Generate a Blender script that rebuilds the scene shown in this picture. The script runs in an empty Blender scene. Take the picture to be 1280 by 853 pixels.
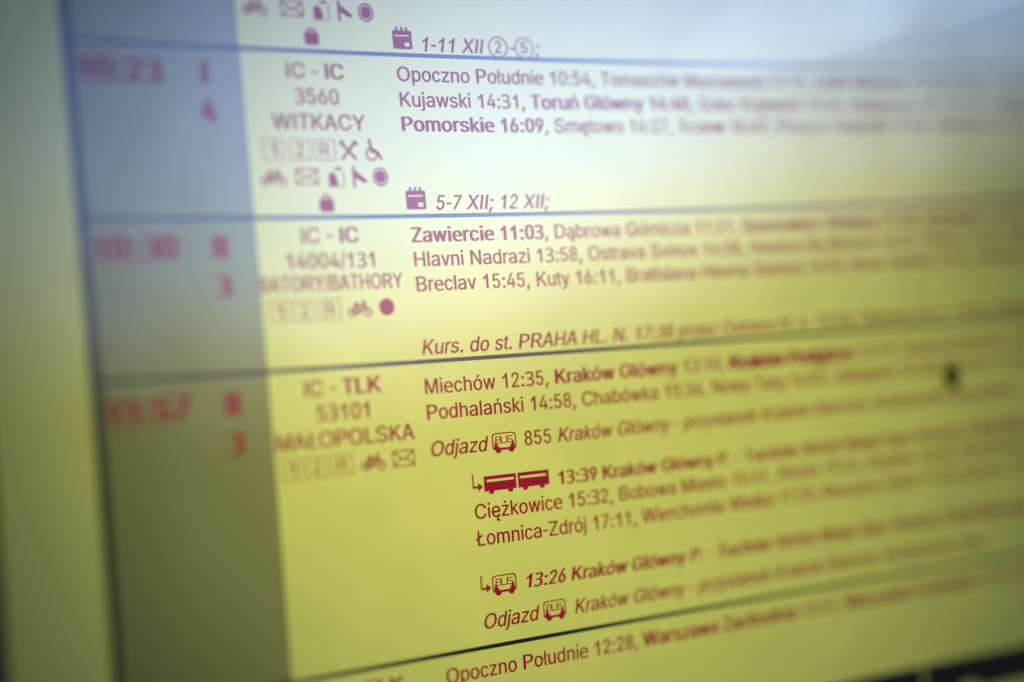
import bpy, bmesh, math, random
from mathutils import Vector, Matrix, noise

# ------------------------------------------------------------------ tuning values
EXPOSURE = 1.6
SUN_EL, SUN_ROT = 45.0, 20.0
HZ0, HZ1 = -0.13, 0.14
TILT = 1.0
AX0, AX1 = 0.16, 0.43
BX0, BX1 = 0.595, 0.42
GROUND = (0.05, 0.06, 0.04, 1)
SKYTINT = (2.8, 2.5, 3.5, 1)
LAMP_W, LAMP_C, LAMP_ANG = 1.28, (1.0, 0.93, 0.93), 33.0
LAMP_POS, LAMP_AIM = (-26.7, 7.5, 67.8), (19.9, 14.7)
HALL = ((1.573, -2.593, 0.512, 0.018, 0.16), (1.665, -2.565, 0.50, 0.018, 0.11))
PAPER = (0.76, 0.78, 0.13)
TINT = (0.27, 0.29, 0.055)
RED = (0.36, 0.002, 0.02)
BLACK = (0.012, 0.014, 0.012)
EM = 0.804
RW = 0.08
FV0 = 29.5
FOOT = ((6.0, 36.7, 31.0), (36.82, 39.0, 31.0), (39.0, 40.0, 30.75), (40.0, 46.0, 31.1))
SPECK = (38.9, 16.36, 0.36, 0.56, 0.3)
INK_COAT = 0.55

# ------------------------------------------------------------------ camera
S = 0.004                                  # one printed line pitch = 4 mm
sc = bpy.context.scene
col = sc.collection

cam_d = bpy.data.cameras.new("camera")
cam = bpy.data.objects.new("camera", cam_d)
col.objects.link(cam)
sc.camera = cam
right = Vector((0.8591924562, -0.4986744470, -0.1145081616))
up = Vector((0.0515617798, -0.1382724412, 0.9890511184))
fwd = Vector((0.5090478426, 0.8556895044, 0.0930900964))
loc = Vector((-13.40, -49.73, -18.72)) * S
CAM_T = Vector((-15.428256, -12.331453, 51.122576))
m3 = Matrix((right, up, -fwd)).transposed()
loc = -(right * CAM_T.x - up * CAM_T.y + fwd * CAM_T.z) * S
cam.matrix_world = Matrix.Translation(loc) @ m3.to_4x4()
cam_d.sensor_width = 36.0
cam_d.lens = 1825.257 * 36.0 / 1280.0
cam_d.clip_start = 0.005
cam_d.clip_end = 200.0
cam_d.dof.use_dof = True
cam_d.dof.focus_distance = 57.7 * S
cam_d.dof.aperture_fstop = 2.65
cam_d.dof.aperture_blades = 0

# ------------------------------------------------------------------ sky
world = bpy.data.worlds.new("World")
sc.world = world
world.use_nodes = True
nt = world.node_tree
nt.nodes.clear()
N = nt.nodes.new
L = nt.links.new
wo = N("ShaderNodeOutputWorld")
bg = N("ShaderNodeBackground")
sky = N("ShaderNodeTexSky")
sky.sky_type = 'NISHITA'
sky.sun_disc = False
sky.sun_elevation = math.radians(SUN_EL)
sky.sun_rotation = math.radians(SUN_ROT)
sky.air_density = 1.0
sky.dust_density = 0.2
sky.ozone_density = 4.0
tc = N("ShaderNodeTexCoord")
sep = N("ShaderNodeSeparateXYZ")
L(tc.outputs['Generated'], sep.inputs[0])

def ramp(sock, a, b):
    n = N("ShaderNodeMapRange")
    n.interpolation_type = 'SMOOTHSTEP'
    n.inputs['From Min'].default_value = a
    n.inputs['From Max'].default_value = b
    n.inputs['To Min'].default_value = 0.0
    n.inputs['To Max'].default_value = 1.0
    L(sock, n.inputs['Value'])
    return n.outputs[0]

def mul(a, b):
    n = N("ShaderNodeMath")
    n.operation = 'MULTIPLY'
    L(a, n.inputs[0])
    L(b, n.inputs[1])
    return n.outputs[0]

# sky masked by direction, shaped to grade its reflection across the sheet
xl = N("ShaderNodeMath")                   # mask edge tilted to dim the reflection on one side
xl.operation = 'SUBTRACT'
L(sep.outputs['X'], xl.inputs[0])
xl.inputs[1].default_value = 0.45
xm = N("ShaderNodeMath")
xm.operation = 'MINIMUM'
L(xl.outputs[0], xm.inputs[0])
xm.inputs[1].default_value = 0.0
zt = N("ShaderNodeMath")
zt.operation = 'MULTIPLY_ADD'
L(xm.outputs[0], zt.inputs[0])
zt.inputs[1].default_value = TILT
L(sep.outputs['Z'], zt.inputs[2])
sky_mask = mul(ramp(zt.outputs[0], HZ0, HZ1), ramp(sep.outputs['Z'], 0.62, 0.40))
sky_mask = mul(sky_mask, mul(ramp(sep.outputs['X'], AX0, AX1), ramp(sep.outputs['X'], BX0, BX1)))
sky_mask = mul(sky_mask, ramp(sep.outputs['Y'], -0.2, -0.5))
mixw = N("ShaderNodeMixRGB")
mixw.inputs['Color1'].default_value = GROUND
tint = N("ShaderNodeMixRGB")
tint.blend_type = 'MULTIPLY'
tint.inputs['Fac'].default_value = 1.0
tint.inputs['Color2'].default_value = SKYTINT
L(sky.outputs[0], tint.inputs['Color1'])
L(tint.outputs[0], mixw.inputs['Color2'])
L(sky_mask, mixw.inputs['Fac'])
L(mixw.outputs[0], bg.inputs['Color'])
bg.inputs['Strength'].default_value = 0.15
L(bg.outputs[0], wo.inputs[0])

sc.view_settings.view_transform = 'Standard'
sc.view_settings.look = 'None'
sc.view_settings.exposure = EXPOSURE
sc.view_settings.gamma = 1.0
sc.view_settings.use_curve_mapping = False

# ------------------------------------------------------------------ the curved sheet
def wf(u, v):
    U, V = u / 15.0, v / 15.0
    return -0.42219920 * U * U + 0.48788931 * U * V + 0.26614879 * V * V

def P(u, v, lift=0.0):
    return Vector((u * S, (wf(u, v) - lift) * S, -v * S))

# added spot in front of the sheet; its pool imitates lens vignetting
def aim(ob, target):
    d = Vector(target) - ob.location
    ob.rotation_euler = d.to_track_quat('-Z', 'Y').to_euler()

ld = bpy.data.lights.new("added_spot", 'SPOT')
ld.energy = LAMP_W
ld.color = LAMP_C
ld.spot_size = math.radians(LAMP_ANG)
ld.spot_blend = 1.0
ld.shadow_soft_size = 0.02
lamp = bpy.data.objects.new("added_spot", ld)
col.objects.link(lamp)
lamp.location = P(LAMP_POS[0], LAMP_POS[1], LAMP_POS[2])
aim(lamp, P(LAMP_AIM[0], LAMP_AIM[1]))

# lit hall lamps seen as soft discs in the glossy sheet
for (lx, ly, lz, rad, en) in HALL:
    hd = bpy.data.lights.new("hall_lamp", 'POINT')
    hd.energy = en
    hd.shadow_soft_size = rad
    hd.color = (0.86, 0.95, 1.0)
    ho = bpy.data.objects.new("hall_lamp", hd)
    col.objects.link(ho)
    ho.location = (lx, ly, lz)

# ------------------------------------------------------------------ materials
def mat(name, color, rough=0.55, var=0.0, coat=1.0, var_scale=60.0, wave=0.0, spec=0.2):
    m = bpy.data.materials.new(name)
    m.use_nodes = True
    t = m.node_tree
    b = t.nodes["Principled BSDF"]
    b.inputs['Base Color'].default_value = (*color, 1)
    b.inputs['Roughness'].default_value = rough
    b.inputs['Specular IOR Level'].default_value = spec
    b.inputs['Coat Weight'].default_value = coat
    b.inputs['Coat IOR'].default_value = 1.8
    b.inputs['Coat Roughness'].default_value = 0.03
    if var > 0 or wave > 0:
        co = t.nodes.new("ShaderNodeTexCoord")
    if var > 0:
        n1 = t.nodes.new("ShaderNodeTexNoise")
        n1.inputs['Scale'].default_value = var_scale
        n1.inputs['Detail'].default_value = 5.0
        n1.inputs['Roughness'].default_value = 0.6
        t.links.new(co.outputs['Object'], n1.inputs['Vector'])
        r = t.nodes.new("ShaderNodeValToRGB")
        r.color_ramp.elements[0].position = 0.3
        r.color_ramp.elements[1].position = 0.7
        lo = tuple(c * (1 - var) for c in color)
        hi = tuple(min(1, c * (1 + var * 0.6)) for c in color)
        r.color_ramp.elements[0].color = (lo[0], lo[1] * 1.005, lo[2], 1)
        r.color_ramp.elements[1].color = (*hi, 1)
        t.links.new(n1.outputs['Fac'], r.inputs['Fac'])
        t.links.new(r.outputs[0], b.inputs['Base Color'])
    if wave > 0:
        n2 = t.nodes.new("ShaderNodeTexNoise")
        n2.inputs['Scale'].default_value = 28.0
        n2.inputs['Detail'].default_value = 2.0
        t.links.new(co.outputs['Object'], n2.inputs['Vector'])
        bp = t.nodes.new("ShaderNodeBump")
        bp.inputs['Strength'].default_value = 1.0
        bp.inputs['Distance'].default_value = wave
        t.links.new(n2.outputs['Fac'], bp.inputs['Height'])
        t.links.new(bp.outputs['Normal'], b.inputs['Coat Normal'])
    return m

M_PAPER = mat("yellow_laminated_paper", PAPER, var=0.05, wave=0.00014)
M_TINT = mat("grey_tinted_paper", TINT, var=0.05, wave=0.00014)
M_RED = mat("red_print", RED, var=0.12, var_scale=900.0, coat=INK_COAT, wave=0.00014)
M_BLACK = mat("black_print", BLACK, var=0.1, var_scale=400.0, coat=0.9, wave=0.00014)
M_BOARD = mat("dark_blue_board", (0.02, 0.022, 0.05), rough=0.5, var=0.2, var_scale=200.0, coat=0.3)
M_SPECK = mat("dark_dirt", (0.006, 0.006, 0.003), rough=0.8, var=0.4, var_scale=1500.0, coat=0.0)

# ------------------------------------------------------------------ object helpers
def new_obj(name, me, m, parent=None):
    o = bpy.data.objects.new(name, me)
    col.objects.link(o)
    if m:
        me.materials.append(m)
    if parent:
        o.parent = parent
        o.matrix_parent_inverse = parent.matrix_world.inverted()
    return o

def thing(name, label, cat, at):
    o = bpy.data.objects.new(name, None)
    o.empty_display_size = 0.01
    col.objects.link(o)
    o.location = at
    o['label'] = label
    o['category'] = cat
    bpy.context.view_layer.update()
    return o

def sheet_mesh(name, u0, u1, v0, v1, front, back, nu, nv, skew=None):
    """closed curved slab following the sheet, its front face lifted by `front`"""
    bm = bmesh.new()
    g = []
    for lift in (front, back):
        rows = []
        for j in range(nv + 1):
            v = v0 + (v1 - v0) * j / nv
            rows.append([bm.verts.new(P(u0 + (u1 - u0) * i / nu, v, lift)) for i in range(nu + 1)])
        g.append(rows)
    a, b = g
    for j in range(nv):
        for i in range(nu):
            bm.faces.new((a[j][i], a[j + 1][i], a[j + 1][i + 1], a[j][i + 1]))
            bm.faces.new((b[j][i], b[j][i + 1], b[j + 1][i + 1], b[j + 1][i]))
    for i in range(nu):
        bm.faces.new((a[0][i], a[0][i + 1], b[0][i + 1], b[0][i]))
        bm.faces.new((a[nv][i], b[nv][i], b[nv][i + 1], a[nv][i + 1]))
    for j in range(nv):
        bm.faces.new((a[j][0], b[j][0], b[j + 1][0], a[j + 1][0]))
        bm.faces.new((a[j][nu], a[j + 1][nu], b[j + 1][nu], b[j][nu]))
    bmesh.ops.recalc_face_normals(bm, faces=bm.faces)
    for e in bm.edges:                                   # crisp rim
        if len(e.link_faces) == 2 and e.calc_face_angle(0.0) > 0.6:
            e.smooth = False
    me = bpy.data.meshes.new(name)
    bm.to_mesh(me)
    bm.free()
    for p in me.polygons:
        p.use_smooth = (nu > 8 and nv > 8)
    return me

def print_strip(name, u0, u1, v0, v1, lift, nu, nv):
    """flat printed area: one sheet of faces just above the paper"""
    bm = bmesh.new()
    rows = [[bm.verts.new(P(u0 + (u1 - u0) * i / nu, v0 + (v1 - v0) * j / nv, lift)) for i in range(nu + 1)] for j in range(nv + 1)]
    for j in range(nv):
        for i in range(nu):
            bm.faces.new((rows[j][i], rows[j + 1][i], rows[j + 1][i + 1], rows[j][i + 1]))
    me = bpy.data.meshes.new(name)
    bm.to_mesh(me)
    bm.free()
    for p in me.polygons:
        p.use_smooth = True
    return me

def fill(contours, offset=0.0):
    """contours in (u, v-up) -> list of verts, faces (filled, holes kept)"""
    cu = bpy.data.curves.new("outline", 'CURVE')
    cu.dimensions = '2D'
    cu.fill_mode = 'FRONT'
    cu.offset = offset
    for c in contours:
        s = cu.splines.new('POLY')
        s.points.add(len(c) - 1)
        for pnt, (x, y) in zip(s.points, c):
            pnt.co = (x, y, 0, 1)
        s.use_cyclic_u = True
    ob = bpy.data.objects.new("outline", cu)
    me = ob.to_mesh()
    vs = [(v.co.x, v.co.y) for v in me.vertices]
    fs = [tuple(p.vertices) for p in me.polygons]
    ob.to_mesh_clear()
    bpy.data.objects.remove(ob)
    bpy.data.curves.remove(cu)
    return vs, fs

INK = 0.012
class Print:
    """collects printed shapes at (u, v) into ONE mesh lying on the sheet"""
    def __init__(self):
        self.v, self.f = [], []
    def add(self, contours, x, y, sx=1.0, sy=1.0, shear=0.0, offset=0.0, lift=INK):
        vs, fs = fill(contours, offset)
        k = len(self.v)
        for (a, b) in vs:
            self.v.append(P(x + (a + b * shear) * sx, y - b * sy, lift))
        self.f += [tuple(i + k for i in f) for f in fs]
    def build(self, name, m, parent):
        me = bpy.data.meshes.new(name)
        me.from_pydata(self.v, [], self.f)
        me.update()
        bm = bmesh.new()
        bm.from_mesh(me)
        for f in bm.faces:
            f.normal_update()
            if f.normal.y > 0:
                f.normal_flip()
            f.smooth = False
        bm.to_mesh(me)
        bm.free()
        return new_obj(name, me, m, parent)

# ------------------------------------------------------------------ lettering
AW = dict(zip(" :;,.-/", (278, 278, 278, 278, 278, 333, 278)))
AW.update({c: 556 for c in "0123456789"})
AW.update(zip("ABCDEFGHIJKLMNOPRSTUVWXYZ", (667,667,722,722,667,611,778,722,278,500,667,556,833,722,778,667,722,667,611,722,667,944,667,667,611)))
AW.update(zip("abcdefghijklmnoprstuvwxyz", (556,556,500,556,556,278,556,556,222,222,500,222,833,556,556,556,333,500,278,556,500,722,500,500,500)))
BW = dict(AW)
BW.update({":": 333, ";": 333})
BW.update(zip("ABCDEFGHIJKLMNOPRSTUVWXYZ", (722,722,722,722,667,611,778,722,278,556,722,611,833,722,778,667,722,667,611,722,667,944,667,667,611)))
BW.update(zip("abcdefghijklmnoprstuvwxyz", (556,611,556,611,556,333,611,611,278,278,556,278,889,611,611,611,389,556,333,611,556,778,556,556,500)))
for acc, b in zip("ŁłóńęąźżśřćŚ", "LlonaazzsrcS".replace("naa", "nea")):
    AW[acc] = AW[b]
    BW[acc] = BW[b]

GLYPHS = {  # outlines of the letters: advance, contours (x, y, x, y, ...)
'A':(480,[[16,0,201,509,276,509,463,0,395,0,287,302,264,372,232,478,245,478,213,371,191,302,85,0],[110,142,110,199,370,199,370,142]]),
'B':(456,[[60,0,60,509,241,509,289,504,329,491,359,469,381,442,394,410,398,374,395,344,387,320,356,286,315,267,315,262,339,257,363,245,385,227,402,203,414,173,418,136,413,100,400,67,377,39,344,18,301,4,247,0],[125,57,245,57,296,63,330,80,349,105,355,137,352,161,342,184,327,203,306,218,279,228,248,231,125,231],[125,285,238,285,288,296,308,309,323,326,333,348,336,372,330,403,313,429,283,446,240,452,125,452]]),
'C':(510,[[267,-7,205,1,150,25,104,63,70,115,48,179,40,254,48,329,70,393,104,445,150,484,205,508,267,516,340,504,373,490,402,471,427,447,448,418,463,385,473,348,408,348,389,395,357,428,315,449,267,456,223,450,184,432,150,403,125,364,109,314,103,254,109,194,125,145,151,105,184,76,223,59,267,53,315,60,357,81,389,114,408,160,473,160,463,124,448,91,428,62,402,38,373,19,341,5,305,-4]]),
'D':(502,[[219,0,96,0,96,57,215,57,272,63,318,81,354,110,379,149,394,198,399,255,394,312,379,361,354,399,320,428,275,446,221,452,93,452,93,509,225,509,294,501,353,478,399,441,433,391,455,329,462,255,455,181,433,119,398,68,351,31,291,8],[125,509,125,0,60,0,60,509]]),
'E':(419,[[60,0,60,509,372,509,372,452,125,452,125,286,355,286,355,229,125,229,125,57,375,57,375,0]]),
'F':(410,[[60,0,60,509,369,509,369,452,125,452,125,278,346,278,346,221,125,221,125,0]]),
'G':(520,[[269,-7,205,1,149,25,104,64,69,116,47,179,40,254,47,329,69,393,103,445,149,484,203,508,265,516,304,513,340,504,374,489,403,469,429,445,449,416,465,384,474,349,408,349,387,393,356,427,315,448,265,456,222,450,183,432,150,404,125,364,109,314,103,254,109,194,125,145,151,105,184,76,224,59,269,53,309,57,345,71,374,93,396,123,410,160,415,202,434,199,283,199,283,256,478,256,478,200,471,141,451,91,419,50,377,19,326,0]]),
'H':(517,[[60,0,60,509,125,509,125,289,392,289,392,509,457,509,457,0,392,0,392,232,125,232,125,0]]),
'I':(278,[[93,0,93,505,188,505,188,0]]),
'J':(396,[[185,-7,124,3,75,33,44,81,33,145,33,173,98,173,98,145,104,104,122,74,149,56,185,50,220,56,248,74,266,104,272,145,272,509,336,509,336,145,326,81,294,33,246,3]]),
'K':(467,[[104,145,104,216,139,261,174,303,212,344,364,509,448,509,231,276,228,276],[60,0,60,509,125,509,125,334,124,225,125,193,125,0],[372,0,188,259,228,309,449,0]]),
'L':(393,[[60,0,60,509,125,509,125,57,361,57,361,0]]),
'M':(628,[[60,0,60,509,152,509,277,187,287,159,299,123,311,84,322,49,307,49,318,83,330,121,342,158,352,187,476,509,568,509,568,0,504,0,504,291,504,327,505,369,506,413,507,457,513,457,498,409,482,363,467,322,456,291,342,0,286,0,170,291,159,321,145,361,129,408,112,457,119,457,120,416,121,372,122,328,122,291,122,0]]),
'N':(523,[[60,0,60,509,136,509,343,183,363,151,388,107,414,55,405,54,401,108,399,157,399,195,399,509,463,509,463,0,387,0,202,290,177,331,148,381,108,452,119,454,122,384,124,328,125,291,125,0]]),
'O':(533,[[267,-7,205,1,150,25,105,63,70,115,48,179,40,254,48,329,70,393,105,445,150,484,205,508,267,516,329,508,384,484,429,445,464,393,486,329,493,254,486,179,464,115,429,63,384,25,329,1],[267,53,310,59,349,76,383,105,408,144,425,194,430,254,425,314,408,365,383,404,349,433,310,450,267,456,223,450,184,433,151,404,125,364,109,314,103,254,109,194,125,144,151,105,184,76,223,59]]),
'P':(445,[[202,505,298,496,364,466,402,419,415,357,412,326,403,297,388,270,366,246,335,225,296,210,247,200,188,197,156,197,123,197,123,98,123,0,87,0,51,0,51,253,51,505,127,505],[195,451,159,451,123,451,123,351,123,251,152,251,180,251,230,254,270,261,301,275,323,294,337,321,341,354,332,396,306,427,261,445]]),
'R':(449,[[201,505,263,501,314,489,352,469,380,442,396,406,401,362,397,325,385,294,367,270,344,252,318,237,291,226,367,113,442,0,402,0,361,0,295,104,228,209,173,209,118,209,118,104,118,0,84,0,49,0,49,253,49,505,125,505],[197,450,158,450,118,450,118,356,118,263,160,263,201,263,259,269,299,287,322,317,330,359,326,389,315,412,297,429,272,441,239,448]]),
'S':(447,[[224,-9,172,-4,128,9,91,31,64,60,46,96,38,137,104,137,110,110,123,88,142,71,166,59,224,49,257,52,286,60,311,74,329,92,341,114,346,139,342,161,332,179,296,205,245,222,184,239,128,260,86,289,60,326,52,372,58,413,75,448,102,476,138,498,180,511,227,516,275,511,316,498,351,476,377,449,394,415,401,378,337,378,326,412,302,437,267,453,225,459,194,456,167,448,145,435,129,418,118,398,115,376,119,352,131,334,169,308,212,293,264,279,312,264,359,238,395,198,405,171,408,139,403,99,386,64,360,34,323,11,278,-4]]),
'T':(449,[[32,452,32,509,417,509,417,452,257,452,257,0,193,0,193,452]]),
'U':(517,[[259,-8,203,-2,154,15,114,43,85,80,66,124,60,173,60,509,124,509,124,178,128,144,141,113,160,87,187,68,220,56,259,52,298,56,331,68,357,87,377,113,389,144,393,178,393,509,457,509,457,173,451,124,433,80,403,43,363,15,315,-2]]),
'V':(480,[[204,0,16,509,84,509,192,206,215,137,248,31,235,31,267,138,290,206,395,509,463,509,278,0]]),
'W':(686,[[155,0,16,509,82,509,163,196,175,145,187,94,197,40,189,40,200,94,211,145,224,196,306,509,380,509,462,196,474,145,486,94,497,40,488,40,499,94,510,145,523,196,603,509,670,509,530,0,455,0,368,323,351,391,336,475,350,475,335,395,318,323,230,0]]),
'X':(474,[[18,0,217,284,217,236,29,509,104,509,178,400,204,361,223,329,243,292,232,292,252,329,272,361,298,400,374,509,446,509,259,239,259,287,456,0,382,0,292,129,268,165,250,195,230,231,244,231,225,196,206,166,182,129,91,0]]),
'Y':(472,[[203,0,203,208,16,509,91,509,192,344,222,292,250,230,224,230,251,293,280,344,381,509,455,509,268,208,268,0]]),
'Z':(438,[[42,0,42,46,273,385,306,431,341,476,348,454,285,452,223,452,40,452,40,509,397,509,397,462,169,129,134,81,97,33,90,54,152,57,214,57,399,57,399,0]]),
'Ł':(413,[[81,0,81,509,145,509,145,57,382,57,382,0],[16,173,16,237,270,384,270,319]]),
'a':(389,[[160,-9,126,-5,94,5,68,22,48,45,35,73,30,108,34,138,43,161,58,179,78,193,125,211,178,220,234,227,265,235,273,243,276,255,267,297,240,322,196,331,149,322,118,301,100,274,41,291,57,322,79,346,104,364,133,375,194,384,239,379,286,360,306,343,322,320,333,290,337,251,337,0,277,0,277,52,272,52,252,25,215,1],[170,45,202,49,228,59,248,74,263,93,272,115,276,138,276,190,259,182,231,176,200,171,175,168,134,159,103,139,95,124,92,105,102,72,130,52]]),
'b':(424,[[229,-8,198,-5,172,4,138,31,118,59,112,59,112,0,53,0,53,509,114,509,114,319,118,319,137,346,171,373,197,381,229,384,274,378,313,361,345,332,370,293,385,245,390,189,385,133,370,84,346,45,313,16,274,-2],[220,47,253,51,279,66,301,88,316,117,325,151,328,189,325,227,316,261,301,290,280,311,253,325,220,330,188,325,161,312,140,291,125,263,116,229,113,189,116,150,125,115,140,86,162,65,188,51]]),
'c':(396,[[207,-8,159,-2,117,16,82,46,56,85,40,133,34,187,40,243,56,291,82,330,117,360,159,378,207,384,260,377,305,356,340,322,362,277,303,262,290,289,270,311,242,325,207,330,173,325,145,310,124,287,108,258,99,224,96,187,99,151,108,117,124,89,145,66,173,51,207,46,243,52,271,66,292,89,304,117,363,102,341,56,306,21,261,-1]]),
'd':(424,[[195,-8,151,-2,111,16,79,45,55,84,39,133,34,189,39,245,55,293,79,332,112,361,151,378,196,384,228,381,253,373,287,346,306,319,311,319,311,509,372,509,372,0,313,0,313,59,307,59,287,31,252,4,227,-5],[205,47,236,51,263,65,284,86,299,115,309,150,312,189,309,229,300,263,284,291,263,312,237,325,205,330,172,325,145,311,124,290,108,261,99,227,96,189,99,151,109,117,124,88,145,66,172,51]]),
'e':(404,[[207,375,255,370,297,354,330,329,354,296,369,255,374,208,374,190,374,171,235,171,96,171,106,116,132,76,172,51,226,43,262,45,294,50,325,58,356,69,356,42,356,16,325,5,295,-3,262,-7,223,-8,169,-3,121,13,82,40,52,77,34,124,28,180,33,237,50,284,77,323,113,351,157,369],[206,325,164,318,131,297,109,264,98,220,201,220,305,220,302,249,294,275,281,296,262,312,237,322]]),
'f':(254,[[228,379,228,327,6,327,6,379],[81,0,81,432,84,461,96,486,113,505,135,519,187,530,222,527,243,521,227,468,215,472,195,474,171,470,154,460,145,443,142,419,142,0]]),
'g':(425,[[207,-151,168,-148,134,-140,82,-110,51,-69,101,-41,122,-66,154,-88,207,-97,249,-92,282,-75,304,-47,311,-6,311,68,306,68,287,41,252,16,227,8,195,5,152,10,113,27,80,53,55,90,39,136,34,191,39,246,55,293,80,332,112,361,152,378,196,384,228,382,253,373,288,346,308,319,313,319,313,379,372,379,372,-9,367,-54,350,-90,324,-117,291,-136,251,-147],[205,59,237,63,264,75,285,95,300,121,309,154,312,193,309,231,300,264,285,291,264,312,237,325,205,330,172,325,145,312,124,290,109,262,99,229,96,193,99,155,109,123,124,96,145,76,172,63]]),
'h':(410,[[114,227,114,0,53,0,53,509,114,509,114,287,102,287,124,332,152,362,187,379,227,384,264,380,295,369,321,349,341,321,353,285,357,240,357,0,296,0,296,235,290,275,273,304,246,323,210,329,184,326,161,317,141,303,126,283,117,257]]),
'i':(167,[[53,0,53,379,114,379,114,0],[84,443,67,446,54,455,44,468,41,483,44,499,54,512,67,521,84,524,100,521,114,512,123,499,126,483,123,468,114,455,100,446]]),
'j':(167,[[53,379,114,379,114,-30,111,-63,102,-90,86,-113,65,-129,37,-139,4,-143,-10,-143,-10,-87,2,-87,25,-83,40,-72,50,-54,53,-29],[83,443,67,446,53,455,44,468,41,483,44,499,53,512,67,521,83,524,100,521,114,512,123,499,126,483,123,468,114,455,100,446]]),
'k':(381,[[110,137,110,212,121,212,284,379,360,379,184,199,177,199],[53,0,53,509,114,509,114,0],[294,0,148,186,191,229,372,0]]),
'l':(222,[[65,0,65,505,155,505,155,0]]),
'm':(610,[[53,0,53,379,112,379,112,295,108,295,118,323,132,346,172,376,219,386,257,380,287,361,309,331,321,295,312,295,322,321,337,343,381,375,437,386,468,383,497,372,522,354,541,328,553,296,557,255,557,0,496,0,496,254,490,289,473,313,447,326,419,330,395,328,374,320,345,290,335,247,335,0,274,0,274,260,269,288,253,311,229,326,199,330,158,320,140,307,126,289,117,266,114,238,114,0]]),
'n':(410,[[114,227,114,0,53,0,53,379,112,379,112,287,102,287,124,332,152,362,187,379,227,384,264,380,295,369,321,349,341,321,353,285,357,240,357,0,296,0,296,235,290,275,273,304,246,323,210,329,184,326,161,317,141,303,126,283,117,257]]),
'o':(415,[[207,-8,159,-2,117,16,82,46,56,85,40,133,34,187,40,243,56,291,82,330,117,360,159,378,207,384,256,378,299,360,333,330,359,291,376,243,381,187,376,133,359,85,333,46,299,16,256,-2],[207,46,242,51,270,66,292,89,307,117,316,151,319,187,316,224,307,258,292,287,270,310,242,325,207,330,173,325,145,310,124,287,108,258,99,224,96,187,99,151,108,117,124,89,145,66,173,51]]),
'p':(424,[[53,-143,53,379,112,379,112,319,118,319,137,346,171,373,197,381,229,384,274,378,313,361,345,332,370,293,385,245,390,189,385,133,370,84,346,45,313,16,274,-2,229,-8,198,-5,173,4,138,31,118,59,114,59,114,-143],[220,47,253,51,279,66,301,88,316,117,325,151,328,189,325,227,316,261,301,290,280,311,253,325,220,330,188,325,161,312,140,291,125,263,116,229,113,189,116,150,125,115,140,86,162,65,188,51]]),
'r':(259,[[53,0,53,379,112,379,112,321,115,321,130,347,152,367,181,380,213,385,229,384,243,384,243,322,230,324,207,326,182,323,159,315,140,301,126,284,117,262,114,237,114,0]]),
's':(365,[[182,-8,145,-5,112,3,84,18,62,38,45,63,36,94,94,107,105,79,124,60,150,49,181,45,217,50,244,62,262,81,268,103,265,121,254,136,237,147,212,155,149,170,104,186,72,208,53,237,47,274,51,305,65,332,87,354,115,370,149,381,187,384,223,381,254,372,279,358,299,339,324,290,268,277,258,298,243,316,219,328,187,333,156,329,131,317,114,299,109,277,112,258,124,243,172,223,229,209,275,194,306,171,325,142,331,107,326,75,312,47,290,24,260,6,223,-5]]),
't':(227,[[204,379,204,327,6,327,6,379],[65,471,126,471,126,98,128,76,136,61,150,53,170,50,185,51,202,54,213,2,192,-3,168,-4,125,2,92,21,72,52,65,93]]),
'u':(410,[[182,-5,146,-1,115,11,89,31,69,59,57,95,53,139,53,379,114,379,114,144,119,105,137,75,164,56,200,50,226,53,249,62,268,77,283,97,293,122,296,153,296,379,357,379,357,0,298,0,298,92,307,92,286,47,257,17,222,0]]),
'v':(389,[[163,0,17,379,84,379,165,155,187,87,206,21,184,21,203,87,224,155,305,379,371,379,226,0]]),
'w':(567,[[138,0,23,379,87,379,133,214,154,137,175,41,165,41,186,135,206,214,252,379,316,379,362,214,382,136,402,41,391,41,413,135,434,214,480,379,545,379,429,0,368,0,319,172,305,225,291,280,277,338,291,338,277,280,263,225,248,172,199,0]]),
'y':(389,[[47,-139,61,-86,71,-87,104,-89,130,-74,151,-36,163,-1,17,379,84,379,165,155,187,87,206,21,184,21,202,87,224,155,305,379,371,379,204,-58,177,-107,139,-136,91,-145,65,-143]]),
'z':(380,[[42,0,42,46,254,320,254,323,48,323,48,379,333,379,333,331,126,60,126,56,339,56,339,0]]),
'ł':(207,[[151,-2,112,3,85,20,69,47,64,84,64,509,125,509,125,99,131,62,141,54,157,52,172,53,181,54,192,3,173,-1],[6,225,6,280,183,382,183,328]]),
'ó':(415,[[207,-8,159,-2,117,16,82,46,56,85,40,133,34,187,40,243,56,291,82,330,117,360,159,378,207,384,256,378,299,360,333,330,359,291,376,243,381,187,376,133,359,85,333,46,299,16,256,-2],[207,46,242,51,270,66,292,89,307,117,316,151,319,187,316,224,307,258,292,287,270,310,242,325,207,330,173,325,145,310,124,287,108,258,99,224,96,187,99,151,108,117,124,89,145,66,173,51],[181,429,228,529,297,529,231,429]]),
'ń':(410,[[114,227,114,0,53,0,53,379,112,379,112,287,102,287,124,332,152,362,187,379,227,384,264,380,295,369,321,349,341,321,353,285,357,240,357,0,296,0,296,235,290,275,273,304,246,323,210,329,184,326,161,317,141,303,126,283,117,257],[178,429,226,529,294,529,228,429]]),
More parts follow.
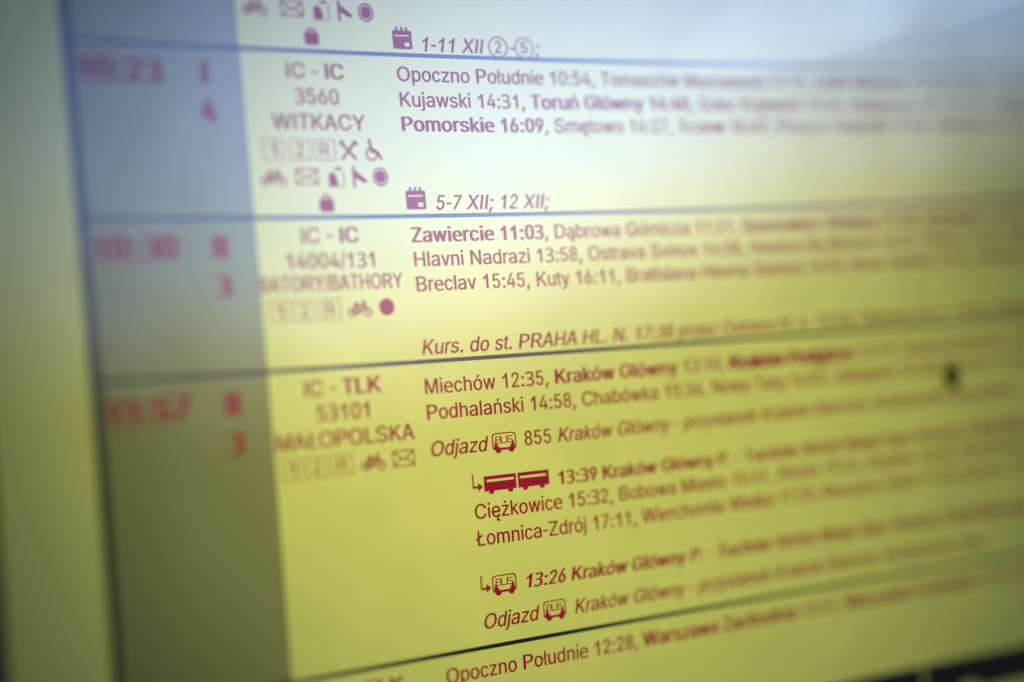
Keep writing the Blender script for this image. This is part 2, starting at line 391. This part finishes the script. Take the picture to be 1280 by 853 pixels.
'ę':(404,[[212,-8,161,-2,117,16,82,46,56,85,40,132,34,187,39,242,55,290,81,329,115,359,157,378,205,384,266,374,294,361,319,341,341,315,357,282,368,242,371,194,371,169,75,169,75,221,338,221,310,202,307,237,298,269,283,294,263,314,237,326,205,330,173,326,146,313,125,294,109,270,99,241,96,211,96,178,100,139,110,106,128,80,151,61,179,50,212,46,254,53,285,73,306,105,365,91,353,63,335,39,311,19,283,4,249,-5],[299,-148,268,-144,243,-131,225,-111,220,-82,223,-58,234,-33,249,-9,269,17,365,91,342,38,314,-4,290,-39,281,-70,288,-90,310,-97,327,-94,341,-88,358,-133,334,-143]]),
'ą':(389,[[160,-9,126,-5,94,5,68,22,48,45,35,73,30,108,34,138,43,161,58,179,78,193,125,211,178,220,234,227,265,235,273,243,276,255,267,297,240,322,196,331,149,322,118,301,100,274,41,291,57,322,79,346,104,364,133,375,194,384,239,379,286,360,306,343,322,320,333,290,337,251,337,0,277,0,277,52,272,52,252,25,215,1],[170,45,202,49,228,59,248,74,263,93,272,115,276,138,276,190,259,182,231,176,200,171,175,168,134,159,103,139,95,124,92,105,102,72,130,52],[297,-145,267,-141,242,-128,224,-108,219,-79,222,-56,234,-34,276,5,337,0,297,-32,284,-48,280,-68,287,-87,308,-94,326,-91,339,-86,357,-130,332,-140]]),
'ź':(380,[[42,0,42,46,254,320,254,323,48,323,48,379,333,379,333,331,126,60,126,56,339,56,339,0],[160,429,208,529,276,529,210,429]]),
'ż':(380,[[42,0,42,46,254,320,254,323,48,323,48,379,333,379,333,331,126,60,126,56,339,56,339,0],[187,443,171,446,157,455,148,468,144,483,148,499,157,512,171,521,187,524,203,521,217,512,226,499,229,483,226,468,217,455,203,446]]),
'ś':(365,[[182,-8,145,-5,112,3,84,18,62,38,45,63,36,94,94,107,105,79,124,60,150,49,181,45,217,50,244,62,262,81,268,103,265,121,254,136,237,147,212,155,149,170,104,186,72,208,53,237,47,274,51,305,65,332,87,354,115,370,149,381,187,384,223,381,254,372,279,358,299,339,324,290,268,277,258,298,243,316,219,328,187,333,156,329,131,317,114,299,109,277,112,258,124,243,172,223,229,209,275,194,306,171,325,142,331,107,326,75,312,47,290,24,260,6,223,-5],[159,429,207,529,276,529,210,429]]),
'ř':(259,[[53,0,53,379,112,379,112,321,115,321,130,347,152,367,181,380,213,385,229,384,243,384,243,322,230,324,207,326,182,323,159,315,140,301,126,284,117,262,114,237,114,0],[94,529,143,469,192,529,253,529,253,526,172,435,114,435,34,526,34,529]]),
'ć':(396,[[207,-8,159,-2,117,16,82,46,56,85,40,133,34,187,40,243,56,291,82,330,117,360,159,378,207,384,260,377,305,356,340,322,362,277,303,262,290,289,270,311,242,325,207,330,173,325,145,310,124,287,108,258,99,224,96,187,99,151,108,117,124,89,145,66,173,51,207,46,243,52,271,66,292,89,304,117,363,102,341,56,306,21,261,-1],[181,429,228,529,297,529,231,429]]),
'Ś':(447,[[224,-9,172,-4,128,9,91,31,64,60,46,96,38,137,104,137,110,110,123,88,142,71,166,59,224,49,257,52,286,60,311,74,329,92,341,114,346,139,342,161,332,179,296,205,245,222,184,239,128,260,86,289,60,326,52,372,58,413,75,448,102,476,138,498,180,511,227,516,275,511,316,498,351,476,377,449,394,415,401,378,337,378,326,412,302,437,267,453,225,459,194,456,167,448,145,435,129,418,118,398,115,376,119,352,131,334,169,308,212,293,264,279,312,264,359,238,395,198,405,171,408,139,403,99,386,64,360,34,323,11,278,-4],[196,558,244,659,312,659,246,558]]),
'0':(453,[[227,-7,174,1,130,24,95,62,69,113,53,178,48,254,53,330,69,395,95,447,130,484,174,508,227,516,279,508,323,484,358,447,384,395,400,330,405,254,400,178,384,113,359,62,323,24,279,1],[227,50,261,56,290,74,313,103,330,144,340,194,344,254,340,314,330,365,313,405,290,435,261,453,227,460,192,453,163,435,140,405,123,365,113,314,109,254,113,194,123,144,140,103,163,74,192,56]]),
'1':(556,[[373,0,283,0,283,395,240,362,190,338,109,312,109,372,180,402,240,440,285,478,310,507,373,507]]),
'2':(453,[[64,0,64,47,234,229,282,282,311,327,320,371,317,397,308,419,293,436,273,449,224,460,196,457,172,447,153,433,139,413,130,390,127,362,66,362,71,405,86,442,111,473,143,496,182,511,225,516,268,511,306,497,337,474,361,445,376,411,381,372,371,318,336,259,267,180,153,60,153,57,389,57,389,0]]),
'3':(453,[[390,382,386,350,376,324,359,301,335,284,307,271,273,262,273,261,273,259,332,246,374,222,399,186,407,141,402,100,385,64,355,34,314,11,259,-3,191,-8,149,-6,109,-2,72,6,37,19,37,48,37,77,74,63,113,53,153,46,192,44,257,51,301,70,326,101,335,143,330,171,316,193,293,210,262,222,223,228,177,231,150,231,123,231,123,257,123,283,150,283,178,283,221,286,256,295,283,309,303,328,315,351,319,377,312,410,291,434,259,449,216,454,188,452,162,448,139,442,117,434,96,423,75,412,57,433,40,454,73,473,114,490,162,501,216,505,293,497,347,470,379,431]]),
'4':(453,[[40,105,40,158,247,509,311,509,109,166,109,163,413,163,413,105],[282,0,282,121,282,146,282,318,343,318,343,0]]),
'5':(453,[[221,-7,178,-2,140,11,108,32,83,60,66,93,60,130,122,130,127,108,138,89,173,60,221,50,250,53,276,64,298,82,314,104,324,131,328,162,324,193,314,221,297,244,275,262,248,273,218,277,167,268,128,246,67,253,96,509,366,509,366,452,151,452,134,301,178,325,229,334,263,330,294,321,321,306,345,285,364,260,379,231,388,199,391,163,385,117,369,76,343,41,309,15,268,-1]]),
'6':(453,[[226,-7,182,-1,142,15,109,40,84,74,69,115,64,162,68,199,80,239,137,340,252,509,322,509,151,261,145,261,165,288,196,307,235,314,278,309,316,295,346,271,370,240,384,201,389,157,384,112,368,73,343,39,310,14,271,-2],[226,48,254,52,279,63,299,79,314,101,324,128,327,157,324,187,314,213,299,235,279,251,254,262,226,265,198,262,174,252,153,235,138,214,128,188,125,158,128,128,138,102,153,79,174,63,198,52]]),
'7':(453,[[97,0,323,448,323,452,62,452,62,509,391,509,391,449,165,0]]),
'8':(453,[[226,-7,178,-2,136,11,101,33,74,62,57,96,52,135,55,166,65,195,81,220,101,241,125,256,153,265,119,282,93,308,76,342,70,380,75,417,90,450,114,477,146,498,184,511,226,516,269,511,306,498,337,477,361,450,377,417,382,380,376,342,359,308,333,282,300,267,327,256,351,241,372,220,387,195,397,166,401,135,395,96,378,62,352,33,317,11,275,-2],[226,49,258,52,285,60,307,74,323,91,333,113,337,139,333,165,322,189,305,208,283,223,256,232,226,235,196,232,169,223,147,208,130,189,119,165,115,139,119,113,129,91,145,74,167,60,195,52],[226,290,274,300,293,313,307,330,316,351,319,376,316,399,308,420,294,437,275,449,226,460,177,449,159,437,145,420,136,399,133,376,136,351,145,330,159,313,178,300]]),
'9':(453,[[226,516,271,510,310,494,343,468,368,434,384,393,389,347,385,309,373,270,315,168,200,0,130,0,301,248,307,248,287,221,257,202,218,195,175,199,137,214,106,237,83,269,68,307,64,352,69,397,85,436,110,469,143,494,182,510],[226,460,199,457,174,446,154,429,138,407,129,381,125,352,129,322,138,295,154,274,174,257,199,247,226,243,254,247,279,257,299,273,314,295,324,321,327,350,324,381,314,407,299,429,279,446,254,457]]),
':':(188,[[95,-4,78,-1,63,9,53,24,50,41,53,59,63,73,78,83,95,87,113,83,128,73,138,59,141,41,138,24,128,9,113,-1],[95,271,78,274,63,284,53,299,50,316,53,334,63,349,78,359,95,362,113,359,128,349,138,334,141,316,138,299,128,284,113,274]]),
';':(188,[[38,-119,68,71,137,71,84,-119],[103,271,86,274,71,284,61,299,58,316,61,334,71,349,86,359,103,362,121,359,136,349,146,334,149,316,146,299,136,284,121,274]]),
',':(188,[[38,-119,68,71,137,71,84,-119]]),
'.':(188,[[95,-4,78,-1,63,9,53,24,50,41,53,59,63,73,78,83,95,87,113,83,128,73,138,59,141,41,138,24,128,9,113,-1]]),
'-':(453,[[337,244,337,188,114,188,114,244]]),
'/':(249,[[235,533,71,-76,14,-76,178,533]]),
}

_cache = {}
def glyph(ch, bold):
    key = (ch, bold)
    if key not in _cache:
        adv, cs = GLYPHS[ch]
        W = (BW if bold else AW)[ch] / 1000.0
        xs = [x for c in cs for x in c[0::2]]
        x0, x1 = min(xs), max(xs)
        if ch in "-/":
            k = min(1.42 / 1000.0, 0.24 / (x1 - x0))
            off = W / 2 - k * (x0 + x1) / 2
        else:
            k = W / adv
            off = 0.0
        cont = [[(off + k * c[i], 1.417 * c[i + 1] / 1000.0) for i in range(0, len(c), 2)] for c in cs]
        w = (0.017, 0.038, 0.058, 0.08)[bold]
        shifts = ((-w, 0.005), (0.0, -0.005), (w, 0.005))
        parts = []
        for pc in pieces(cont):
            vs, fs = fill(pc)
            for (dx, dy) in shifts:
                parts.append(([(x + dx, y + dy) for (x, y) in vs], fs, 0.0008 * len(parts)))
        _cache[key] = (W, parts)
    return _cache[key]

def area(c):
    return sum(c[i - 1][0] * c[i][1] - c[i][0] * c[i - 1][1] for i in range(len(c))) / 2

def pieces(cont):
    """each stroke of a letter with its own holes (strokes may overlap)"""
    outs = [[c] for c in cont if area(c) < 0] or [[c] for c in cont]
    for h in cont:
        if area(h) > 0 and outs[0][0] is not h:
            cx = sum(p[0] for p in h) / len(h)
            cy = sum(p[1] for p in h) / len(h)
            for o in outs:
                xs, ys = [p[0] for p in o[0]], [p[1] for p in o[0]]
                if min(xs) < cx < max(xs) and min(ys) < cy < max(ys):
                    o.append(h)
                    break
    return outs

def run_width(runs, em):
    return sum(glyph_w(c, r[1]) for r in runs for c in r[0]) * em

def glyph_w(c, bold):
    return (BW if bold else AW)[c] / 1000.0

def text(pr, runs, u, v, em=EM, align='l', squeeze=1.0, slope=0.0):
    """runs: (string, bold, italic); returns the u after the last letter"""
    if isinstance(runs, str):
        runs = [(runs, 0, 0)]
    if align == 'c':
        u -= run_width(runs, em * squeeze) / 2
    u_start = u
    for (s, bold, ital) in runs:
        for ch in s:
            if ch == ' ':
                u += AW[' '] / 1000.0 * em * squeeze
                continue
            W, parts = glyph(ch, bold)
            sh = 0.21 if ital else 0.0
            for (vs, fs, dl) in parts:
                k = len(pr.v)
                for (a, b) in vs:
                    uu = u + (a * squeeze + b * sh) * em
                    pr.v.append(P(uu, v + slope * (uu - u_start) - b * em, INK + dl))
                pr.f += [tuple(i + k for i in f) for f in fs]
            u += W * em * squeeze
    return u

# simple outline shapes for the pictograms, in a unit box with y up
def circ(cx, cy, r, n=24, r2=None):
    r2 = r2 or r
    return [(cx + r * math.cos(2 * math.pi * i / n), cy + r2 * math.sin(2 * math.pi * i / n)) for i in range(n)]
def box(x0, y0, x1, y1):
    return [(x0, y0), (x1, y0), (x1, y1), (x0, y1)]
def rbox(x0, y0, x1, y1, r, n=4):
    out = []
    for cx, cy, a in ((x1 - r, y1 - r, 0), (x0 + r, y1 - r, 90), (x0 + r, y0 + r, 180), (x1 - r, y0 + r, 270)):
        for i in range(n + 1):
            t = math.radians(a + 90 * i / n)
            out.append((cx + r * math.cos(t), cy + r * math.sin(t)))
    return out
def bar(x0, y0, x1, y1, w):
    d = math.hypot(x1 - x0, y1 - y0)
    nx, ny = -(y1 - y0) / d * w / 2, (x1 - x0) / d * w / 2
    return [(x0 + nx, y0 + ny), (x1 + nx, y1 + ny), (x1 - nx, y1 - ny), (x0 - nx, y0 - ny)]
def letter(ch, x, y, h):
    # one contour set, used inside small pictograms
    adv, cs = GLYPHS[ch]
    k = h / 505.0
    xs = [a for c in cs for a in c[0::2]]
    mx = (min(xs) + max(xs)) / 2
    return pieces([[(x + k * (c[i] - mx), y + k * c[i + 1]) for i in range(0, len(c), 2)] for c in cs])

def boxed(ch):
    return [[box(0.02, 0.02, 0.98, 0.98), box(0.06, 0.06, 0.94, 0.94)]] + letter(ch, 0.5, 0.2, 0.6)
BIKE = [[circ(0.2, 0.3, 0.21), circ(0.2, 0.3, 0.14)], [circ(0.95, 0.3, 0.21), circ(0.95, 0.3, 0.14)],
        [bar(0.2, 0.3, 0.42, 0.66, 0.09)], [bar(0.42, 0.66, 0.55, 0.3, 0.09)], [bar(0.4, 0.62, 0.8, 0.62, 0.09)],
        [bar(0.55, 0.3, 0.8, 0.64, 0.09)], [bar(0.77, 0.78, 0.95, 0.3, 0.08)], [bar(0.2, 0.3, 0.55, 0.3, 0.08)],
        [bar(0.32, 0.72, 0.52, 0.72, 0.09)], [bar(0.7, 0.8, 0.86, 0.8, 0.08)], [circ(0.55, 0.3, 0.08, 12)]]
MAIL = [[box(0.0, 0.12, 1.05, 0.88), box(0.06, 0.18, 0.99, 0.82)], [bar(0.04, 0.82, 0.53, 0.42, 0.07)], [bar(1.01, 0.82, 0.53, 0.42, 0.07)],
        [bar(0.06, 0.18, 0.4, 0.5, 0.06)], [bar(0.99, 0.18, 0.66, 0.5, 0.06)]]
COMPARTMENT = [[[(0.2, 0.08), (0.62, 0.08), (0.62, 0.34), (0.5, 0.66), (0.2, 0.6)]], [bar(0.5, 0.86, 0.86, 0.92, 0.1)], [bar(0.72, 0.8, 0.7, 0.95, 0.08)],
               [box(0.08, 0.02, 0.92, 0.05)], [bar(0.92, 0.05, 0.92, 0.78, 0.04)], [circ(0.36, 0.62, 0.1, 14)]]
FLAG = [[bar(0.2, 0.0, 0.2, 1.0, 0.12)], [[(0.27, 0.82), (0.9, 0.3), (0.72, 0.2), (0.27, 0.46)]]]
DOT = [[circ(0.5, 0.5, 0.45), circ(0.5, 0.5, 0.36)], [circ(0.5, 0.5, 0.3)]]
FULLDOT = [[circ(0.5, 0.5, 0.4)]]
BAG = [[rbox(0.06, 0.05, 0.94, 0.78, 0.16)], [[(0.22, 0.8), (0.32, 1.02), (0.68, 1.02), (0.78, 0.8), (0.66, 0.8), (0.58, 0.92), (0.42, 0.92), (0.34, 0.8)]]]
FORK = [[bar(0.1, 0.9, 0.85, 0.06, 0.13)], [bar(0.9, 0.94, 0.12, 0.06, 0.13)], [circ(0.16, 0.84, 0.12, 14)], [bar(0.74, 0.92, 0.96, 0.74, 0.1)]]
WHEELCHAIR = [[circ(0.45, 0.32, 0.32), circ(0.45, 0.32, 0.23)], [bar(0.4, 0.86, 0.46, 0.4, 0.13)], [bar(0.44, 0.44, 0.78, 0.4, 0.13)], [bar(0.76, 0.44, 0.95, 0.06, 0.12)], [circ(0.38, 0.95, 0.09, 14)]]
CAL = [[rbox(0.0, 0.0, 1.0, 0.88, 0.09), box(0.12, 0.6, 0.88, 0.67), box(0.6, 0.12, 0.86, 0.32)], [bar(0.25, 0.86, 0.25, 1.04, 0.11)], [bar(0.5, 0.86, 0.5, 1.04, 0.11)], [bar(0.75, 0.86, 0.75, 1.04, 0.11)]]
ARROW = [[bar(0.08, 1.0, 0.08, 0.24, 0.13)], [bar(0.02, 0.26, 0.6, 0.26, 0.12)], [[(0.5, 0.02), (0.5, 0.5), (0.95, 0.26)]]]
WAGONS = [[box(0.0, 0.16, 1.46, 0.92), box(0.14, 0.62, 1.36, 0.74)], [box(1.54, 0.16, 2.98, 0.92), box(1.64, 0.62, 2.84, 0.74)],
          [circ(0.32, 0.12, 0.12, 14)], [circ(1.18, 0.12, 0.12, 14)], [circ(1.86, 0.12, 0.12, 14)], [circ(2.64, 0.12, 0.12, 14)]]
BUS = [[rbox(0.0, 0.12, 1.0, 0.98, 0.16), rbox(0.05, 0.18, 0.95, 0.92, 0.14)], [[(0.05, 0.16), (0.12, 0.6), (0.34, 0.16)]], [[(0.95, 0.16), (0.88, 0.6), (0.66, 0.16)]],
       [circ(0.24, 0.1, 0.12, 14)], [circ(0.78, 0.1, 0.12, 14)], [box(0.3, 0.18, 0.7, 0.24)],
       ] + letter('B', 0.27, 0.45, 0.36) + letter('U', 0.5, 0.45, 0.36) + letter('S', 0.73, 0.45, 0.36)

def picto(shape, name, u, v, w, h, parent, shear=0.0, label=None):
    """a pictogram with its lower left corner at (u, v)"""
    pr = Print()
    for i, cs in enumerate(shape):
        pr.add(cs, u, v, w, h, shear, 0.0, INK + 0.001 * i)
    o = pr.build(name, M_RED, parent)
    if label:
        o['label'] = label
    return o

# ------------------------------------------------------------------ the board behind the sheet
SHEET = (-3.86, 50.0, -14.0, 33.2)
board = thing("display_board", "dark blue board showing as a thin strip along the left edge of the yellow timetable", "board", P(22, 35.5, -1.5))
me = sheet_mesh("panel", -7.5, 53.5, -17.5, 36.0, -0.35, -1.6, 40, 32)
new_obj("panel", me, M_BOARD, board)

# ------------------------------------------------------------------ the timetable
tt = thing("timetable_poster", "yellow printed train departure timetable in red lettering, glossy, seen at an angle", "timetable", P(22, 33.2, -0.3))
new_obj("sheet", sheet_mesh("sheet", *SHEET, 0.0, -0.3, 120, 90), M_PAPER, tt)

RULES = (-4.4, 1.838, 8.209, 13.874, 25.12, 31.6)
C1, C2 = -0.336, 5.961
cells = []
for i in range(5):
    v0, v1 = RULES[i], RULES[i + 1]
    if i == 4:
        v1 = 28.9
    me = print_strip("time_cell", C1, C2, v0, v1, 0.004, 24, 24)
    cells.append(new_obj("time_cell", me, M_TINT, tt))
for v in RULES[:5]:
    new_obj("row_rule", print_strip("row_rule", C1 - RW * 1.3, 49.0, v - RW, v + RW, 0.009, 120, 1), M_BLACK, tt)
new_obj("border_rule", print_strip("border_rule", C1 - 0.18, C1 + 0.18, RULES[0] - 8, 28.9, 0.007, 1, 80), M_BLACK, tt)

def line(name, runs, u, v, parent=tt, **kw):
    pr = Print()
    e = text(pr, runs, u, v, **kw)
    pr.build(name, M_RED, parent)
    return e

# time, track and platform of the three departures (inside their grey cell)
for cell, tm, tr, pl, v in ((cells[1], "10:23", "I", "4", 3.22), (cells[2], "10:30", "II", "3", 9.66), (cells[3], "11:57", "II", "3", 15.36)):
    line("departure_time", [(tm, 2, 0)], 1.42, v + 0.03, cell, em=1.22, align='c')
    line("track_number", [(tr, 2, 0)], 4.53, v, cell, em=1.14, align='c')
    line("platform_number", [(pl, 2, 0)], 4.55, v + 1.42, cell, em=1.12, align='c')

TC = 8.85
for cat2, v in (("IC", 2.9), ("IC", 9.19), ("TLK", 14.9), ("TLK", 26.2)):
    line("train_category", [("IC - ", 0, 0), (cat2, 1, 0)], TC, v, em=0.83, align='c')
for num, v, e in (("3560", 3.88, 0.83), ("14004/131", 10.14, 0.80), ("53101", 15.83, 0.83)):
    line("train_number", num, TC, v, em=e, align='c')
line("train_name", "WITKACY", TC, 4.87, em=0.83, align='c')
line("train_name", "BATORY/BATHORY", TC - 0.05, 10.98, em=0.80, squeeze=0.79, align='c')
line("train_name", [("MAŁOPOLSKA", 0, 0)], TC, 16.80, em=0.83, align='c')

def icon_row(v, items, w=0.82):
    for shape, nm, uc, k in items:
        picto(shape, nm, uc - k / 2, v, k if shape is not BIKE else k / 1.15, w, tt)
icon_row(0.62, ((BIKE, "bicycle_pictogram", 6.7, 1.0), (MAIL, "envelope_pictogram", 8.15, 0.86), (COMPARTMENT, "compartment_pictogram", 9.3, 0.84), (FLAG, "flag_pictogram", 10.32, 0.8), (DOT, "dot_pictogram", 11.19, 0.72)))
icon_row(1.62, ((BAG, "bag_pictogram", 8.86, 0.66),), 0.68)
icon_row(6.05, ((boxed('1'), "first_class_pictogram", 6.93, 0.86), (boxed('2'), "second_class_pictogram", 7.97, 0.86), (boxed('R'), "reservation_pictogram", 8.97, 0.86), (FORK, "restaurant_pictogram", 9.95, 0.8), (WHEELCHAIR, "wheelchair_pictogram", 10.92, 0.8)))
icon_row(7.08, ((BIKE, "bicycle_pictogram", 6.82, 1.0), (MAIL, "envelope_pictogram", 8.13, 0.86), (COMPARTMENT, "compartment_pictogram", 9.28, 0.84), (FLAG, "flag_pictogram", 10.3, 0.8), (DOT, "dot_pictogram", 11.16, 0.72)))
icon_row(8.04, ((BAG, "bag_pictogram", 8.85, 0.66),), 0.68)
icon_row(12.1, ((boxed('1'), "first_class_pictogram", 6.62, 0.86), (boxed('2'), "second_class_pictogram", 7.6, 0.86), (boxed('R'), "reservation_pictogram", 8.63, 0.86), (BIKE, "bicycle_pictogram", 9.83, 1.0), (FULLDOT, "dot_pictogram", 10.95, 0.8)))
icon_row(17.9, ((boxed('1'), "first_class_pictogram", 6.6, 0.86), (boxed('2'), "second_class_pictogram", 7.57, 0.86), (boxed('R'), "reservation_pictogram", 8.6, 0.86), (BIKE, "bicycle_pictogram", 9.86, 1.0), (MAIL, "envelope_pictogram", 11.12, 0.88)))

# station column
U0, U1 = 12.227, 13.985
picto(CAL, "calendar_pictogram", 12.22, 1.60, 0.82, 0.84, tt)
pr = Print()
e = text(pr, [("1-11 XII ", 0, 1)], 13.33, 1.665)
for ch in "25":
    pr.add([circ(0, 0, 0.44), circ(0, 0, 0.385)], e + 0.46, 1.38)
    text(pr, [(ch, 0, 0)], e + 0.46, 1.61, em=0.66, align='c')
    e += 0.92
    if ch == "2":
        e = text(pr, [("-", 0, 1)], e, 1.665)
text(pr, [(";", 0, 1)], e, 1.665)
pr.build("validity_note", M_RED, tt)
picto(CAL, "calendar_pictogram", 12.16, 7.95, 0.84, 0.84, tt)
line("validity_note", [("5-7 XII; 12 XII;", 0, 1)], 13.36, 7.98)

LINES = (
    (U0, 2.885, [("Opoczno Południe 10:54, Tomaszów Mazowiecki 11:15, ", 0, 0), ("Łódź Widzew 11:53", 1, 0), (", Kutno 12:49, Włocławek", 0, 0)]),
    (U0, 3.895, [("Kujawski 14:31, ", 0, 0), ("Toruń Główny 14:40", 1, 0), (", Solec Kujawski 15:04, Bydgoszcz Gł. 15:19, Laskowice 16:02", 0, 0)]),
    (U0, 4.87, [("Pomorskie 16:09", 1, 0), (", Smętowo 16:27, ", 0, 0), ("Tczew 16:47", 1, 0), (", Pruszcz Gdański 17:00, Gdańsk Gł. 17:11, Sopot 17:24, Gdynia", 0, 0)]),
    (U0, 9.235, [("Zawiercie 11:03", 1, 0), (", Dąbrowa Górnicza 11:21, ", 0, 0), ("Sosnowiec Główny 11:29, Katowice 11:37, Tychy, Zebrzydowice", 1, 0)]),
    (U0, 10.183, [("Hlavni Nadrazi 13:58, Ostrava Svinov 14:08, Hranice Na Morave 14:37, Prerov 14:55, Brno", 0, 0)]),
    (U0, 11.149, [("Breclav 15:45, Kuty 16:11, Bratislava Hlavna Stanica 16:50, Nove Zamky 17:52, Sturovo 18:05, Vac", 0, 0)]),
    (U0, 13.61, [("Kurs. do st. PRAHA HL. N. 17:38 przez Ostrava hl. n. 13:58, Olomouc hl. n. 14:56, Pardubice", 0, 1)]),
    (U0, 15.131, [("Miechów 12:35, ", 0, 0), ("Kraków Główny", 1, 0), (" 13:10, ", 0, 0), ("Kraków Podgórze", 3, 0), (" 13:19, Sucha Beskidzka 14:21, Rabka", 0, 0)]),
    (U0, 16.124, [("Podhalański 14:58, Chabówka 15:36, ", 0, 0), ("Nowy Targ 16:05", 0, 0), (", Zakopane 16:28; Poronin 16:18, Biały Dunajec", 0, 0)]),
    (U1, 20.15, [("Ciężkowice 15:32, Bobowa Miasto 15:41, Stróże 15:53, Grybów 16:08, Ptaszkowa 16:17", 0, 0)]),
    (U1, 21.19, [("Łomnica-Zdrój 17:11, Wierchomla Wielka 17:20, Muszyna Zdrój 17:38, Krynica 17:55", 0, 0)]),
    (U0, 26.25, [("Opoczno Południe 12:28, ", 0, 0), ("Warszawa Zachodnia", 1, 0), (" 13:31, ", 0, 0), ("Warszawa Centralna", 1, 0), (" 13:40, Warszawa", 0, 0)]),
)
for (u, v, runs) in LINES:
    line("station_line", runs, u, v)

# connecting coaches
line("departure_note", [("Odjazd", 0, 1)], 12.24, 17.54)
picto(BUS, "bus_pictogram", 15.02, 17.66, 1.1, 0.8, tt)
line("departure_note", [("855 ", 0, 0), ("Kraków Główny - przystanek Kraków Dworzec Autobusowy stanowisko", 0, 1)], 16.46, 17.48, em=0.79)
picto(ARROW, "arrow_pictogram", 14.0, 19.1, 0.5, 0.72, tt)
picto(WAGONS, "coach_pictogram", 14.52, 19.24, 1.0, 0.78, tt)
line("connection_line", [("13:39 Kraków Główny P. - Tuchów Stróże Nowy Sącz Krynica Zdrój Muszyna", 1, 0)], 17.88, 19.18, em=0.752)
picto(ARROW, "arrow_pictogram", 14.04, 23.05, 0.5, 0.72, tt)
picto(BUS, "bus_pictogram", 14.56, 23.2, 1.1, 0.8, tt)
line("connection_line", [("13:26 Kraków Główny P. - Tuchów Stróże Nowy Sącz Krynica Zdrój Muszyna", 1, 1)], 16.0, 23.09, em=0.76)
line("departure_note", [("Odjazd", 0, 1)], 14.0, 24.42)
picto(BUS, "bus_pictogram", 16.8, 24.52, 1.06, 0.8, tt)
line("departure_note", [("Kraków Główny - przystanek Kraków Dworzec Autobusowy stan.", 0, 1)], 18.22, 24.42, em=0.79)

# thick black footer blocks
for (a, b, v1) in FOOT:
    new_obj("footer_block", print_strip("footer_block", a, b, FV0, v1, 0.009, 16, 3), M_BLACK, tt)

# ------------------------------------------------------------------ the dark speck on the sheet
def speck(label, u, v, ru, rv, rw, seed):
    bm = bmesh.new()
    bmesh.ops.create_uvsphere(bm, u_segments=20, v_segments=14, radius=1.0)
    for vt in bm.verts:
        c = vt.co.copy()
        taper = 1.0 - 0.22 * c.z                      # broad below, narrow above
        k = 1.0 + 0.22 * noise.noise(c * 1.7 + Vector((seed, 0, 0)))
        vt.co = Vector((c.x * ru * taper * k, c.y * rw * k, c.z * rv * k)) * S
    me = bpy.data.meshes.new("dark_speck")
    bm.to_mesh(me)
    bm.free()
    for p in me.polygons:
        p.use_smooth = True
    o = new_obj("dark_speck", me, M_SPECK)
    o.location = P(u, v, rw * 0.85)
    o.rotation_euler = (0, math.radians(4), math.radians(12))
    o['label'] = label
    o['category'] = "speck"
    return o
speck("small dark oval speck stuck on the right side of the yellow timetable", *SPECK, 3.1)
